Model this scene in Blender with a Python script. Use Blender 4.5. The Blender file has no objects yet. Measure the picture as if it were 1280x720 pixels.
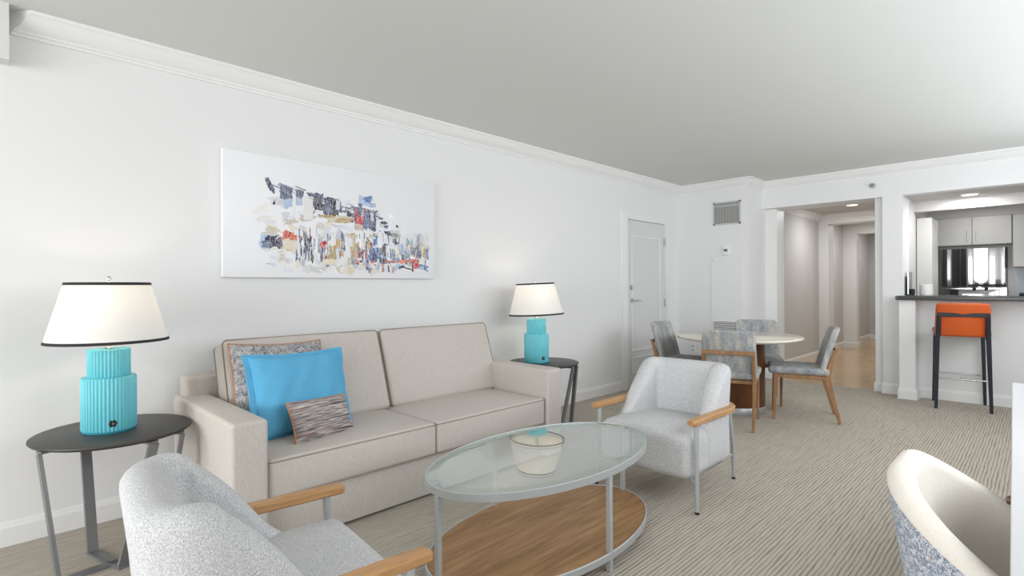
import bpy, bmesh, math, random
from mathutils import Vector, Matrix
from math import pi, sin, cos, radians as Rd
random.seed(7)
S = bpy.context.scene
COL = S.collection

# ------------------------------------------------------------------ camera, world, light
cam_d = bpy.data.cameras.new('camera'); cam = bpy.data.objects.new('camera', cam_d); COL.objects.link(cam)
S.camera = cam
cam_d.sensor_fit = 'HORIZONTAL'; cam_d.sensor_width = 36.0
cam_d.lens = 669.8 / 1280 * 36
cam_d.shift_y = -(360 - 358.1) / 1280
cam_d.clip_start = 0.02
YAW, ROLL = .7817, -.005
fw = Vector((-sin(YAW), cos(YAW), 0)); rt = Vector((cos(YAW), sin(YAW), 0)); up = Vector((0, 0, 1))
r2 = rt * cos(ROLL) + up * (sin(ROLL)); u2 = up * cos(ROLL) - rt * sin(ROLL)
cam.matrix_world = Matrix(((r2.x, u2.x, -fw.x, 3.503), (r2.y, u2.y, -fw.y, 0), (r2.z, u2.z, -fw.z, 1.22), (0, 0, 0, 1)))

S.view_settings.view_transform = 'Standard'; S.view_settings.look = 'None'
S.view_settings.gamma = 1; S.view_settings.use_curve_mapping = False
S.view_settings.exposure = 0.09
w = bpy.data.worlds.new('sky'); S.world = w; w.use_nodes = True
w.node_tree.nodes['Background'].inputs[0].default_value = (.80, .90, 1, 1)
w.node_tree.nodes['Background'].inputs[1].default_value = 1.0

def area(name, loc, rot, sx, sy, power, col=(1, 1, 1), spread=180):
    l = bpy.data.lights.new(name, 'AREA'); l.shape = 'RECTANGLE'; l.size = sx; l.size_y = sy
    l.energy = power; l.color = col; l.spread = Rd(spread)
    o = bpy.data.objects.new(name, l); COL.objects.link(o); o.location = loc; o.rotation_euler = rot
    return o
area('window_daylight', (2.1, -4.72, 1.35), (Rd(90), 0, 0), 3.7, 2.15, 188, (.97, .985, 1))
area('side_fill_light', (4.24, 4.0, 1.72), (0, Rd(90), 0), 1.35, 5.6, 68, (.97, .985, 1))  # fill light added on the right to even out the far half
def spot(name, loc, power, col=(1, .9, .78), ang=172, r=.12):
    l = bpy.data.lights.new(name, 'SPOT'); l.energy = power; l.color = col; l.spot_size = Rd(ang); l.spot_blend = 1
    l.shadow_soft_size = r
    o = bpy.data.objects.new(name, l); COL.objects.link(o); o.location = loc
    return o

# ------------------------------------------------------------------ materials
def lin(c):
    return tuple(((v / 255) / 12.92 if v / 255 <= .04045 else ((v / 255 + .055) / 1.055) ** 2.4) for v in c) + (1,)
class NT:
    def __init__(s, name):
        s.m = bpy.data.materials.new(name); s.m.use_nodes = True; s.t = s.m.node_tree
        s.b = s.t.nodes['Principled BSDF']
    def n(s, typ, **kw):
        nd = s.t.nodes.new('ShaderNode' + typ)
        for k, v in kw.items():
            if k in nd.inputs: nd.inputs[k].default_value = v
            else: setattr(nd, k, v)
        return nd
    def l(s, a, b): s.t.links.new(a, b)
    def coord(s, scale=(1, 1, 1), rot=(0, 0, 0), kind='Object'):
        tc = s.n('TexCoord'); mp = s.n('Mapping'); mp.inputs['Scale'].default_value = scale; mp.inputs['Rotation'].default_value = rot
        s.l(tc.outputs[kind], mp.inputs['Vector']); return mp.outputs['Vector']
    def noise(s, vec, scale, detail=3, rough=.55, dist=0):
        nd = s.n('TexNoise', Scale=scale, Detail=detail, Roughness=rough, Distortion=dist); s.l(vec, nd.inputs['Vector']); return nd.outputs['Fac']
    def ramp(s, fac, stops):
        r = s.n('ValToRGB'); cr = r.color_ramp
        while len(cr.elements) < len(stops): cr.elements.new(.5)
        for e, (p, c) in zip(cr.elements, stops): e.position = min(1, p); e.color = lin(c) if len(c) == 3 else c
        s.l(fac, r.inputs['Fac']); return r.outputs['Color']
    def bump(s, fac, strength=.2, dist=.002):
        b = s.n('Bump', Strength=strength, Distance=dist); s.l(fac, b.inputs['Height']); s.l(b.outputs['Normal'], s.b.inputs['Normal'])
    def set(s, col=None, rough=.5, metal=0, spec=.5):
        if col is not None: s.b.inputs['Base Color'].default_value = lin(col)
        s.b.inputs['Roughness'].default_value = rough; s.b.inputs['Metallic'].default_value = metal
        s.b.inputs['Specular IOR Level'].default_value = spec
        return s
def plain(name, col, rough=.5, metal=0, spec=.5, bumps=None):
    m = NT(name).set(col, rough, metal, spec)
    if bumps:
        v = m.coord(); m.bump(m.noise(v, bumps[0]), bumps[1], bumps[2])
    return m.m
def fabric(name, c1, c2, scale=(220, 220, 60), speck=.5, bump=.35, rough=.95, nscale=1.0, sheen=0):
    m = NT(name).set(None, rough, 0, .15)
    v = m.coord(scale); f = m.noise(v, nscale, 4, .7)
    c = m.ramp(f, [(.5 - speck / 2, c1), (.5 + speck / 2, c2)])
    m.l(c, m.b.inputs['Base Color']); m.bump(f, bump, .0015)
    return m.m
def wood(name, c1, c2, c3, scale=(3, 45, 45), rough=.45, bump=.05):
    m = NT(name).set(None, rough, 0, .35)
    v = m.coord(scale); f = m.noise(v, 1.0, 6, .62, .6)
    c = m.ramp(f, [(.28, c1), (.5, c2), (.72, c3)])
    m.l(c, m.b.inputs['Base Color']); m.bump(f, bump, .001)
    return m.m
M = {}
M['wall'] = plain('wall_paint', (236, 236, 236), .85, 0, .2, (14, .04, .003))
M['ceil'] = plain('ceiling_paint', (222, 223, 220), .9, 0, .15, (60, .05, .002))
M['trim'] = plain('trim_gloss_white', (238, 238, 237), .4, 0, .4)
M['door'] = plain('door_white', (222, 223, 223), .45, 0, .4)
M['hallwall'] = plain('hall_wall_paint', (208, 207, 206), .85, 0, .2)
M['steel'] = plain('satin_grey_steel', (186, 189, 190), .38, .25, .5)
M['legsteel'] = plain('warm_grey_metal', (128, 128, 130), .42, .35, .5)
M['chrome'] = plain('polished_chrome', (215, 215, 215), .12, 1)
M['bronze'] = plain('brushed_bronze', (150, 125, 105), .3, 1)
M['black'] = plain('black_rubber', (28, 28, 30), .6)
M['blackwood'] = plain('charcoal_lacquer', (62, 60, 58), .42, 0, .4, (300, .1, .0005))
M['darkleg'] = plain('blue_black_lacquer', (36, 40, 48), .45, 0, .4)
M['shelfvoid'] = plain('dark_gap', (30, 28, 26), .9)
M['white'] = plain('white_plastic', (238, 238, 236), .4)
M['greylcd'] = plain('display_grey', (105, 110, 110), .3)
M['deskwhite'] = plain('white_lacquer_desk', (222, 222, 225), .4, 0, .4)
M['ceramic'] = plain('turquoise_ceramic', (112, 202, 214), .38, 0, .45)
M['ceramic_foot'] = plain('teal_ceramic_foot', (40, 140, 160), .4)
M['shadetrim'] = plain('black_braid', (40, 36, 36), .8)
M['cream_stone'] = plain('cream_stone_top', (226, 220, 206), .14, 0, .5)
M['plinth'] = plain('brushed_plinth', (170, 172, 174), .35, .6)
M['counter'] = None
m = NT('dark_granite').set(None, .25, 0, .5)
v = m.coord((1, 1, 1)); f = m.noise(v, 140, 4, .8); m.l(m.ramp(f, [(.35, (38, 40, 42)), (.6, (92, 92, 92)), (.75, (125, 122, 118))]), m.b.inputs['Base Color']); M['counter'] = m.m
# carpet: broken ribs running along the room
m = NT('ribbed_carpet').set(None, 1, 0, .05)
tc = m.n('TexCoord')
mp1 = m.n('Mapping'); mp1.inputs['Scale'].default_value = (1, .05, 1); m.l(tc.outputs['Object'], mp1.inputs['Vector'])
n1 = m.noise(mp1.outputs['Vector'], 75, 4, .65)
mp2 = m.n('Mapping'); mp2.inputs['Scale'].default_value = (1, .14, 1); m.l(tc.outputs['Object'], mp2.inputs['Vector'])
wv = m.n('TexWave', Scale=17.0, Distortion=3.2, Detail=3, wave_type='BANDS', bands_direction='X'); wv.inputs['Detail Scale'].default_value = 2.2
m.l(mp2.outputs['Vector'], wv.inputs['Vector'])
n2 = m.noise(tc.outputs['Object'], 330, 2, .6)
mx = m.n('Math', operation='MULTIPLY_ADD'); m.l(n1, mx.inputs[0]); mx.inputs[1].default_value = 1.3; m.l(wv.outputs['Fac'], mx.inputs[2])
mx2 = m.n('Math', operation='MULTIPLY_ADD'); m.l(n2, mx2.inputs[0]); mx2.inputs[1].default_value = .55; m.l(mx.outputs[0], mx2.inputs[2])
mx3 = m.n('Math', operation='MULTIPLY'); m.l(mx2.outputs[0], mx3.inputs[0]); mx3.inputs[1].default_value = .5
m.l(m.ramp(mx3.outputs[0], [(.36, (136, 128, 117)), (.58, (174, 166, 154)), (.85, (194, 186, 173))]), m.b.inputs['Base Color'])
m.bump(mx2.outputs[0], .4, .003); M['carpet'] = m.m
# polished hall tile
m = NT('honey_stone_tile').set(None, .13, 0, .55)
v = m.coord((1, 1, 1)); f = m.noise(v, 5, 5, .65)
br = m.n('TexBrick', offset=0.0); br.inputs['Scale'].default_value = 1.0; br.inputs['Brick Width'].default_value = .45; br.inputs['Row Height'].default_value = .45; br.inputs['Mortar Size'].default_value = .0025
m.l(v, br.inputs['Vector']); br.inputs['Mortar'].default_value = lin((186, 152, 106))
m.l(m.ramp(f, [(.3, (196, 160, 112)), (.7, (214, 182, 136))]), br.inputs['Color1']); m.l(m.ramp(f, [(.3, (190, 153, 106)), (.7, (208, 176, 130))]), br.inputs['Color2'])
m.l(br.outputs['Color'], m.b.inputs['Base Color']); M['tile'] = m.m
M['sofa'] = fabric('beige_linen', (184, 177, 170), (218, 211, 204), (420, 420, 36), .55, .3)
M['sofa_pipe'] = plain('beige_piping', (158, 147, 134), .9)
M['greychair'] = fabric('light_grey_boucle', (150, 150, 152), (240, 240, 241), (300, 300, 240), .42, .35)
M['cream'] = fabric('cream_linen', (226, 219, 208), (244, 239, 230), (60, 300, 300), .6, .15)
M['blue'] = fabric('sky_blue_cotton', (88, 166, 208), (112, 188, 226), (300, 300, 300), .5, .12)
M['orange'] = plain('burnt_orange_leather', (205, 92, 38), .42, 0, .4, (150, .1, .001))
M['taupe_leather'] = plain('taupe_leather_seat', (150, 128, 110), .5)
M['orangepipe'] = plain('copper_piping', (196, 134, 92), .8)
M['oak'] = wood('honey_oak', (166, 121, 78), (188, 143, 97), (204, 162, 116), (60, 5, 60))
M['chairoak'] = wood('warm_beech', (140, 103, 70), (158, 119, 83), (174, 134, 97), (30, 30, 4))
M['shelfwood'] = wood('rustic_walnut_laminate', (118, 82, 50), (154, 114, 74), (180, 140, 98), (26, 2.2, 26), .4)
M['walnut'] = wood('dark_walnut_veneer', (66, 38, 20), (98, 60, 34), (120, 78, 46), (9, 9, 1.2), .35)
# multi-colour tweed
def tweed(name, cols, vec, vec2, light=.6, rough=.95):
    m = NT(name).set(None, rough, 0, .1)
    f = m.noise(m.coord(vec), 1.0, 3, .7); f2 = m.noise(m.coord(vec2), 1.0, 2, .6)
    mx = m.n('Math', operation='MULTIPLY_ADD'); m.l(f2, mx.inputs[0]); mx.inputs[1].default_value = light; m.l(f, mx.inputs[2])
    n = len(cols); mid = .5 + .5 * light; w_ = .22 + .14 * light
    m.l(m.ramp(mx.outputs[0], [(mid + w_ * (2 * i / (n - 1) - 1), c) for i, c in enumerate(cols)]), m.b.inputs['Base Color'])
    m.bump(f, .4, .0015); return m.m
M['dining_tweed'] = tweed('blue_grey_tweed', [(92, 95, 100), (166, 150, 144), (128, 142, 162), (176, 174, 172), (136, 148, 140), (176, 152, 148), (134, 146, 166), (192, 188, 184)], (62, 62, 130), (17, 17, 3), .9)
M['desk_tweed'] = tweed('blue_white_tweed', [(36, 42, 58), (112, 128, 150), (222, 222, 222), (84, 104, 134), (180, 190, 202), (232, 230, 228), (110, 128, 154), (190, 152, 128), (236, 234, 230)], (100, 100, 80), (30, 30, 90), .35)
m = NT('woven_grey_damask').set(None, .9, 0, .1)
v = m.coord((1, 1, 1)); f = m.noise(v, 46, 4, .75, 1.2)
m.l(m.ramp(f, [(.34, (96, 98, 112)), (.48, (150, 148, 152)), (.6, (206, 202, 198)), (.72, (134, 128, 134))]), m.b.inputs['Base Color']); m.bump(f, .3, .002); M['damask'] = m.m
m = NT('striped_weave').set(None, .9, 0, .1)
v = m.coord((4, 4, 125)); f = m.noise(v, 1.0, 3, .6)
m.l(m.ramp(f, [(.3, (48, 52, 78)), (.42, (120, 112, 116)), (.5, (214, 206, 196)), (.57, (96, 92, 112)), (.66, (168, 132, 110)), (.75, (222, 214, 206))]), m.b.inputs['Base Color']); m.bump(f, .3, .002); M['stripe'] = m.m
# thin clear glass: tinted transmission + fresnel mirror
def thin_glass(name, tint, ior=1.45):
    m = NT(name); t = m.t; out = t.nodes['Material Output']
    tr = m.n('BsdfTransparent'); tr.inputs[0].default_value = tint
    gl = m.n('BsdfGlossy'); gl.inputs['Roughness'].default_value = .0; gl.inputs[0].default_value = (1, 1, 1, 1)
    lw = m.n('LayerWeight', Blend=.5); pw = m.n('Math', operation='POWER'); m.l(lw.outputs['Facing'], pw.inputs[0]); pw.inputs[1].default_value = 3.3
    f0 = ((ior - 1) / (ior + 1)) ** 2
    fr = m.n('Math', operation='MULTIPLY_ADD'); m.l(pw.outputs[0], fr.inputs[0]); fr.inputs[1].default_value = 1 - f0; fr.inputs[2].default_value = f0
    mix = m.n('MixShader'); m.l(fr.outputs[0], mix.inputs[0]); m.l(tr.outputs[0], mix.inputs[1]); m.l(gl.outputs[0], mix.inputs[2])
    m.l(mix.outputs[0], out.inputs['Surface']); return m.m
M['glass'] = thin_glass('pale_green_glass', (.90, .945, .93, 1), 1.5)
M['glassedge'] = thin_glass('glass_bevel', (.84, .92, .895, 1), 1.5)
M['pane'] = thin_glass('window_pane', (.97, .98, .98, 1), 1.2)
M['bulbglass'] = thin_glass('bulb_glass', (.95, .93, .88, 1), 1.4)
m = NT('white_lamp_linen'); out = m.t.nodes['Material Output']
d = m.n('BsdfDiffuse'); d.inputs[0].default_value = (.9, .89, .87, 1); tl = m.n('BsdfTranslucent'); tl.inputs[0].default_value = (.92, .89, .85, 1)
mix = m.n('MixShader'); mix.inputs[0].default_value = .24; m.l(d.outputs[0], mix.inputs[1]); m.l(tl.outputs[0], mix.inputs[2]); m.l(mix.outputs[0], out.inputs['Surface']); M['shade'] = m.m
def emit(name, col, st):
    m = NT(name); m.set(col, .5); m.b.inputs['Emission Color'].default_value = lin(col); m.b.inputs['Emission Strength'].default_value = st; return m.m
M['filament'] = emit('warm_filament', (255, 214, 160), 6)
M['downlight'] = emit('downlight_lens', (255, 246, 230), 4)
M['cab'] = plain('kitchen_cabinet_grey_white', (206, 206, 203), .4, 0, .4)
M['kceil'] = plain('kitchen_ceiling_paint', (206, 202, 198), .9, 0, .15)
M['backsplash'] = plain('blue_grey_backsplash', (176, 184, 192), .3)
M['blackgloss'] = plain('black_gloss_glass', (8, 8, 9), .06, 0, .9)
M['blackgloss'].node_tree.nodes['Principled BSDF'].inputs['IOR'].default_value = 2.4
M['grille'] = plain('vent_grille_grey', (196, 197, 194), .5)
M['ventdark'] = plain('vent_inner_dark', (70, 70, 66), .9)
M['canvas'] = plain('white_canvas', (240, 240, 243), .8, 0, .1, (400, .1, .0005))

# ------------------------------------------------------------------ mesh helpers
def obj(name, bm, mat, parent=None, smooth=True, loc=None, angle=40):
    me = bpy.data.meshes.new(name)
    bmesh.ops.recalc_face_normals(bm, faces=bm.faces)
    bm.to_mesh(me); bm.free()
    mats = mat if isinstance(mat, (list, tuple)) else [mat]
    for x in mats: me.materials.append(x)
    if smooth:
        me.shade_smooth()
        try: me.set_sharp_from_angle(angle=Rd(angle))
        except Exception: pass
    o = bpy.data.objects.new(name, me); COL.objects.link(o)
    if parent: o.parent = parent
    if loc: o.location = loc
    return o
def tag(o, label, cat, group=None):
    o['label'] = label; o['category'] = cat
    if group: o['group'] = group
    return o
def thing(name, label, cat, loc=(0, 0, 0), rz=0, group=None):
    o = bpy.data.objects.new(name, None); COL.objects.link(o); o.location = loc; o.rotation_euler = (0, 0, rz)
    o.empty_display_size = .1
    return tag(o, label, cat, group)
def struct(name, bm, mat, parent=None, smooth=False, label=None):
    o = obj(name, bm, mat, parent, smooth)
    if not parent: o['kind'] = 'structure'
    if label: o['label'] = label; 
    return o
def dup(root, loc, rz, label, group=None):
    def cp(o, par):
        c = o.copy(); COL.objects.link(c); c.parent = par
        for ch in o.children: cp(ch, c)
        return c
    r = cp(root, None); r.location = loc; r.rotation_euler = (0, 0, rz); r['label'] = label
    if group: r['group'] = group
    return r
def box(bm, x0, x1, y0, y1, z0, z1, bev=0, seg=2, mi=0):
    vs = [bm.verts.new((x, y, z)) for x in (x0, x1) for y in (y0, y1) for z in (z0, z1)]
    idx = ((0, 1, 3, 2), (4, 6, 7, 5), (0, 4, 5, 1), (2, 3, 7, 6), (0, 2, 6, 4), (1, 5, 7, 3))
    fs = [bm.faces.new([vs[i] for i in f]) for f in idx]
    for f in fs: f.material_index = mi
    if bev:
        es = list({e for f in fs for e in f.edges})
        r = bmesh.ops.bevel(bm, geom=es, offset=bev, segments=seg, profile=.5, affect='EDGES')
        for f in r['faces']: f.material_index = mi
    return bm
def B(*a, **k): return box(bmesh.new(), *a, **k)
def hexa(bm, p):   # 8 corner points: bottom 4 (ccw), top 4
    vs = [bm.verts.new(q) for q in p]
    for f in ((3, 2, 1, 0), (4, 5, 6, 7), (0, 1, 5, 4), (1, 2, 6, 5), (2, 3, 7, 6), (3, 0, 4, 7)): bm.faces.new([vs[i] for i in f])
    return bm
def ring_loft(bm, rings, closed=True, caps=True, mi=0, close_path=False):
    vr = [[bm.verts.new(p) for p in r] for r in rings]
    n = len(vr[0]); rng = range(n if closed else n - 1)
    pairs = list(zip(vr, vr[1:])) + ([(vr[-1], vr[0])] if close_path else [])
    for a, b in pairs:
        for i in rng:
            j = (i + 1) % n
            try:
                f = bm.faces.new((a[i], a[j], b[j], b[i])); f.material_index = mi
            except ValueError: pass
    if caps and closed and not close_path:
        for r, rev in ((vr[0], True), (vr[-1], False)):
            f = bm.faces.new(list(reversed(r)) if rev else r); f.material_index = mi
    return vr
def lathe(bm, prof, n=48, cx=0, cy=0, ry=1.0, mi=0, flute=None):
    rings = []
    for r, z in prof:
        ring = []
        for i in range(n):
            a = 2 * pi * i / n; rr = max(r, 1e-4)
            ring.append((cx + rr * cos(a), cy + rr * ry * sin(a), z))
        rings.append(ring)
    ring_loft(bm, rings, True, True, mi)
    return bm
def tube(bm, pts, r, n=10, closed=False, mi=0, taper=None, sq=False):
    pts = [Vector(p) for p in pts]; N = len(pts); rings = []
    prev = None
    for i, p in enumerate(pts):
        if closed: d = (pts[(i + 1) % N] - pts[i - 1]).normalized()
        else: d = (pts[min(i + 1, N - 1)] - pts[max(i - 1, 0)]).normalized()
        if prev is None:
            a = Vector((0, 0, 1)) if abs(d.z) < .9 else Vector((1, 0, 0))
            prev = (a - d * a.dot(d)).normalized()
        else:
            prev = (prev - d * prev.dot(d)).normalized()
        q = d.cross(prev); rr = r if taper is None else r * (taper[0] + (taper[1] - taper[0]) * i / (N - 1))
        rings.append([p + (prev * cos(2 * pi * k / n) + q * sin(2 * pi * k / n)) * rr for k in range(n)])
    ring_loft(bm, rings, True, not closed, mi, closed)
    return bm
def bar(bm, pts, w, t, side, bev=0.0, wt=None):
    """rectangular bar along pts; 'side' is the width direction (kept fixed)."""
    pts = [Vector(p) for p in pts]; N = len(pts); side = Vector(side).normalized(); rings = []
    for i, p in enumerate(pts):
        d = (pts[min(i + 1, N - 1)] - pts[max(i - 1, 0)]).normalized()
        s = (side - d * side.dot(d)).normalized(); q = d.cross(s)
        ww, tt = (w, t) if wt is None else wt[i]
        a, b = ww / 2, tt / 2; c = min(bev, a * .9, b * .9)
        if c > 0:
            ps = [(a - c, b), (a, b - c), (a, -b + c), (a - c, -b), (-a + c, -b), (-a, -b + c), (-a, b - c), (-a + c, b)]
        else: ps = [(a, b), (a, -b), (-a, -b), (-a, b)]
        rings.append([p + s * x + q * y for x, y in ps])
    ring_loft(bm, rings)
    return bm
def rbox(bm, hx, hy, hz, r, c=(0, 0, 0), puff=(0, 0, 0), n=5, m=8, fn=None, mi=0):
    """soft rounded box, optional crowning of each face pair."""
    def axis(h):
        i = h - r; out = []
        for k in range(n + 1): out.append(-i - r * math.tan(pi / 4 * (1 - k / n)))
        for k in range(1, m): out.append(-i + 2 * i * k / m)
        for k in range(n + 1): out.append(i + r * math.tan(pi / 4 * k / n))
        return out
    A = (axis(hx), axis(hy), axis(hz)); H = (hx, hy, hz); cache = {}
    def vert(p):
        key = tuple(round(q, 6) for q in p)
        if key in cache: return cache[key]
        q = [max(-(h - r), min(h - r, x)) for x, h in zip(p, H)]
        d = Vector(p) - Vector(q); L = d.length
        o = Vector(q) + (d * (r / L) if L > 1e-9 else d)
        f = [1 - (o[k] / H[k]) ** 2 for k in range(3)]
        o = Vector((o.x + puff[0] * (o.x / hx) * max(f[1], 0) * max(f[2], 0), o.y + puff[1] * (o.y / hy) * max(f[0], 0) * max(f[2], 0), o.z + puff[2] * (o.z / hz) * max(f[0], 0) * max(f[1], 0)))
        if fn: o = Vector(fn(o))
        v = bm.verts.new(o + Vector(c)); cache[key] = v; return v
    for ax in range(3):
        u, v_ = (ax + 1) % 3, (ax + 2) % 3
        for sgn in (-1, 1):
            for i in range(len(A[u]) - 1):
                for j in range(len(A[v_]) - 1):
                    q = []
                    for a, b in ((i, j), (i + 1, j), (i + 1, j + 1), (i, j + 1)):
                        p = [0, 0, 0]; p[ax] = sgn * H[ax]; p[u] = A[u][a]; p[v_] = A[v_][b]; q.append(vert(p))
                    if len(set(q)) == 4:
                        f = bm.faces.new(q if sgn > 0 else q[::-1]); f.material_index = mi
    return bm
def sweep_wall(bm, path, prof, close=False):
    """profile (offset from wall, z) swept along a plan polyline, room on the right of travel, mitred."""
    P = [Vector(p) for p in path]; N = len(P); rings = []
    for i in range(N):
        ds = []
        if i > 0: ds.append((P[i] - P[i - 1]).normalized())
        if i < N - 1: ds.append((P[i + 1] - P[i]).normalized())
        ns = [Vector((d.y, -d.x)) for d in ds]
        if len(ns) == 2:
            b = (ns[0] + ns[1]).normalized(); k = 1 / max(.2, b.dot(ns[0])); nv = b * k
        else: nv = ns[0]
        rings.append([(P[i].x + nv.x * o, P[i].y + nv.y * o, z) for o, z in prof])
    ring_loft(bm, rings)
    return bm

# ------------------------------------------------------------------ setting
CEIL, FAR, CH_X, CH_Y, HEAD = 2.545, 7.22, .905, 6.73, 2.207
struct('floor', B(-.15, 4.25, -4.75, 7.345, -.08, 0), M['carpet'])
struct('floor_hall', B(.3, 2.21, 7.345, 14.6, -.08, 0), M['tile'])
struct('floor_kitchen', B(2.21, 4.25, 7.345, 9.7, -.08, 0), M['tile'])
struct('ceiling', B(-.15, 4.25, -4.75, 7.6, CEIL, CEIL + .1), M['ceil'])
DY0, DY1, DZ = 5.45, 6.365, 2.014
bm = bmesh.new(); box(bm, -.14, 0, -4.75, DY0, 0, CEIL); box(bm, -.14, 0, DY1, 7.6, 0, CEIL); box(bm, -.14, 0, DY0, DY1, DZ, CEIL)
struct('wall_left', bm, M['wall'])
struct('wall_left_chase', B(0, CH_X, CH_Y, 7.63, 0, CEIL), M['wall'])
bm = bmesh.new(); box(bm, CH_X, 2.40, FAR, 7.63, HEAD, CEIL); box(bm, 2.40, 4.25, FAR, 7.36, HEAD, CEIL)
box(bm, 2.215, 2.40, FAR, 7.63, 0, HEAD); box(bm, 2.40, 4.25, FAR, 7.36, 0, 1.054)
struct('wall_far', bm, M['wall'])
struct('wall_far_pilaster', B(2.40, 2.54, 7.0, FAR, 0, 1.054), M['trim'])
struct('trim_1', B(CH_X, 1.045, 7.36, 7.63, 0, HEAD), M['trim'])
struct('trim_2', B(2.13, 2.215, 7.30, 7.63, 0, HEAD), M['trim'])
bm = bmesh.new(); box(bm, 4.1, 4.25, -4.75, 1.15, 0, CEIL); box(bm, 4.1, 4.25, 6.85, 9.7, 0, CEIL); box(bm, 4.1, 4.25, 1.15, 6.85, 0, 1.02); box(bm, 4.1, 4.25, 1.15, 6.85, 2.42, CEIL)
struct('wall_right', bm, M['wall'])
bm = bmesh.new()
for y in (1.15, 2.55, 3.975, 5.375, 6.80): box(bm, 4.12, 4.16, y, y + .05, 1.02, 2.42)
box(bm, 4.12, 4.16, 1.15, 6.85, 1.02, 1.06); box(bm, 4.12, 4.16, 1.15, 6.85, 2.38, 2.42)
struct('added_side_window', bm, M['trim'])  # unseen window, added with its opening to let in the side fill
WX0, WX1, WZ0, WZ1, WY = .2, 4.0, .25, 2.45, -4.6
bm = bmesh.new(); box(bm, -.14, WX0, WY - .15, WY, 0, CEIL); box(bm, WX1, 4.25, WY - .15, WY, 0, CEIL); box(bm, WX0, WX1, WY - .15, WY, 0, WZ0); box(bm, WX0, WX1, WY - .15, WY, WZ1, CEIL)
struct('wall_back', bm, M['wall'])
bm = bmesh.new()
for x in (WX0, WX0 + 1.18, WX0 + 2.37, WX1 - .05): box(bm, x, x + .05, WY - .04, WY, WZ0, WZ1)
box(bm, WX0, WX1, WY - .04, WY, WZ0, WZ0 + .05); box(bm, WX0, WX1, WY - .04, WY, WZ1 - .05, WZ1)
struct('window_1', bm, M['trim'])
struct('wall_left_soffit', B(0, .10, -1.35, .125, 2.285, CEIL), M['ceil'])
# hall
HC = 2.40
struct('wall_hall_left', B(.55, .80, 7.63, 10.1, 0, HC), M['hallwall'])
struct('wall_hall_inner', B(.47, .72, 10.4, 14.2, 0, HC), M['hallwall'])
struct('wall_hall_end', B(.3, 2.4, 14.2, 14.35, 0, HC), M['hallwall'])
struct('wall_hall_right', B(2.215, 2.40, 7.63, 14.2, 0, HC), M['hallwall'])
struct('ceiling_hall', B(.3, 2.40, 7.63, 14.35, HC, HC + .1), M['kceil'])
def portal(name, y0, y1, x1, head):
    bm = bmesh.new(); box(bm, .55, x1, y0, y1, 0, head); box(bm, .55, 2.215, y0, y1, head, HC)
    return struct(name, bm, M['trim'])
portal('trim_3', 10.1, 10.4, .945, 2.24); portal('trim_4', 12.0, 12.2, .945, 2.20)
# kitchen
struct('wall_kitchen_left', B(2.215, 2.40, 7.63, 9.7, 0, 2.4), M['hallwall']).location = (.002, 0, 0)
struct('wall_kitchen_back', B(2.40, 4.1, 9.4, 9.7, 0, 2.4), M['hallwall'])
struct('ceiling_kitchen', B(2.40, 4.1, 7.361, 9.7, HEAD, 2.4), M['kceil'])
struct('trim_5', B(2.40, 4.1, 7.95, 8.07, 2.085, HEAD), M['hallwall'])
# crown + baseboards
crown = [(0, 2.435), (.012, 2.435), (.014, 2.448), (.022, 2.452), (.024, 2.462), (.034, 2.468), (.048, 2.480), (.062, 2.500), (.074, 2.520), (.078, 2.526), (.09, 2.530), (.092, CEIL), (0, CEIL)]
bm = bmesh.new(); sweep_wall(bm, [(0, .125 + 0), (0, CH_Y), (CH_X, CH_Y), (CH_X, FAR), (4.1, FAR)], crown)
for v in bm.verts:                      # mitre the start of the run
    if v.co.y < .13: v.co.y += v.co.x * .85
struct('trim_6', bm, M['trim'], smooth=True)
bm = bmesh.new(); cr = [(o * .9, z - CEIL + HC) for o, z in crown]
sweep_wall(bm, [(.80, 7.63), (.80, 10.1), (2.215, 10.1)], cr); struct('trim_7', bm, M['trim'], smooth=True)
base = [(0, 0), (.014, 0), (.014, .086), (.012, .092), (.010, .098), (.006, .112), (0, .115)]
def bb(name, path):
    bm = bmesh.new(); sweep_wall(bm, path, base); return struct(name, bm, M['trim'])
bb('baseboard_left', [(0, -4.6), (0, 5.335)])
bb('baseboard_left_chase', [(0, 6.48), (0, CH_Y), (CH_X, CH_Y), (CH_X, 7.36), (1.045, 7.36), (1.045, 7.63)])
bb('baseboard_far', [(2.13, 7.63), (2.13, 7.30), (2.215, 7.30), (2.215, FAR), (2.40, FAR), (2.40, 7.0), (2.54, 7.0), (2.54, FAR), (4.1, FAR)])
bb('baseboard_hall', [(.80, 7.63), (.80, 10.1), (.945, 10.1), (.945, 10.4), (.72, 10.4), (.72, 12.0), (.945, 12.0), (.945, 12.2), (.72, 12.2), (.72, 14.2), (2.215, 14.2)])
bb('baseboard_right', [(4.1, FAR), (4.1, -4.6)])
# door
dr = struct('door_1', B(-.05, -.012, DY0 + .003, DY1 - .003, .008, DZ - .003), M['door'])
dr['label'] = 'white panelled entry door with lever handle'
def frame_strip(bm, y0, y1, z0, z1, w=.022, d=.011, x=-.012):
    prof = lambda a0, a1, b0, b1: box(bm, x, x + d, a0, a1, b0, b1, .003, 1)
    prof(y0, y0 + w, z0, z1); prof(y1 - w, y1, z0, z1); prof(y0 + w, y1 - w, z1 - w, z1); prof(y0 + w, y1 - w, z0, z0 + w)
bm = bmesh.new(); frame_strip(bm, 5.565, 6.25, .43, 1.83); frame_strip(bm, 5.565, 6.25, .165, .365)
struct('panel_moulding', bm, M['trim'], dr)
bm = bmesh.new()
tube(bm, [(-.012, 5.575, 1.045), (.0, 5.575, 1.045)], .03, 20); tube(bm, [(-.002, 5.575, 1.045), (.045, 5.575, 1.045)], .01, 10)
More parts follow.
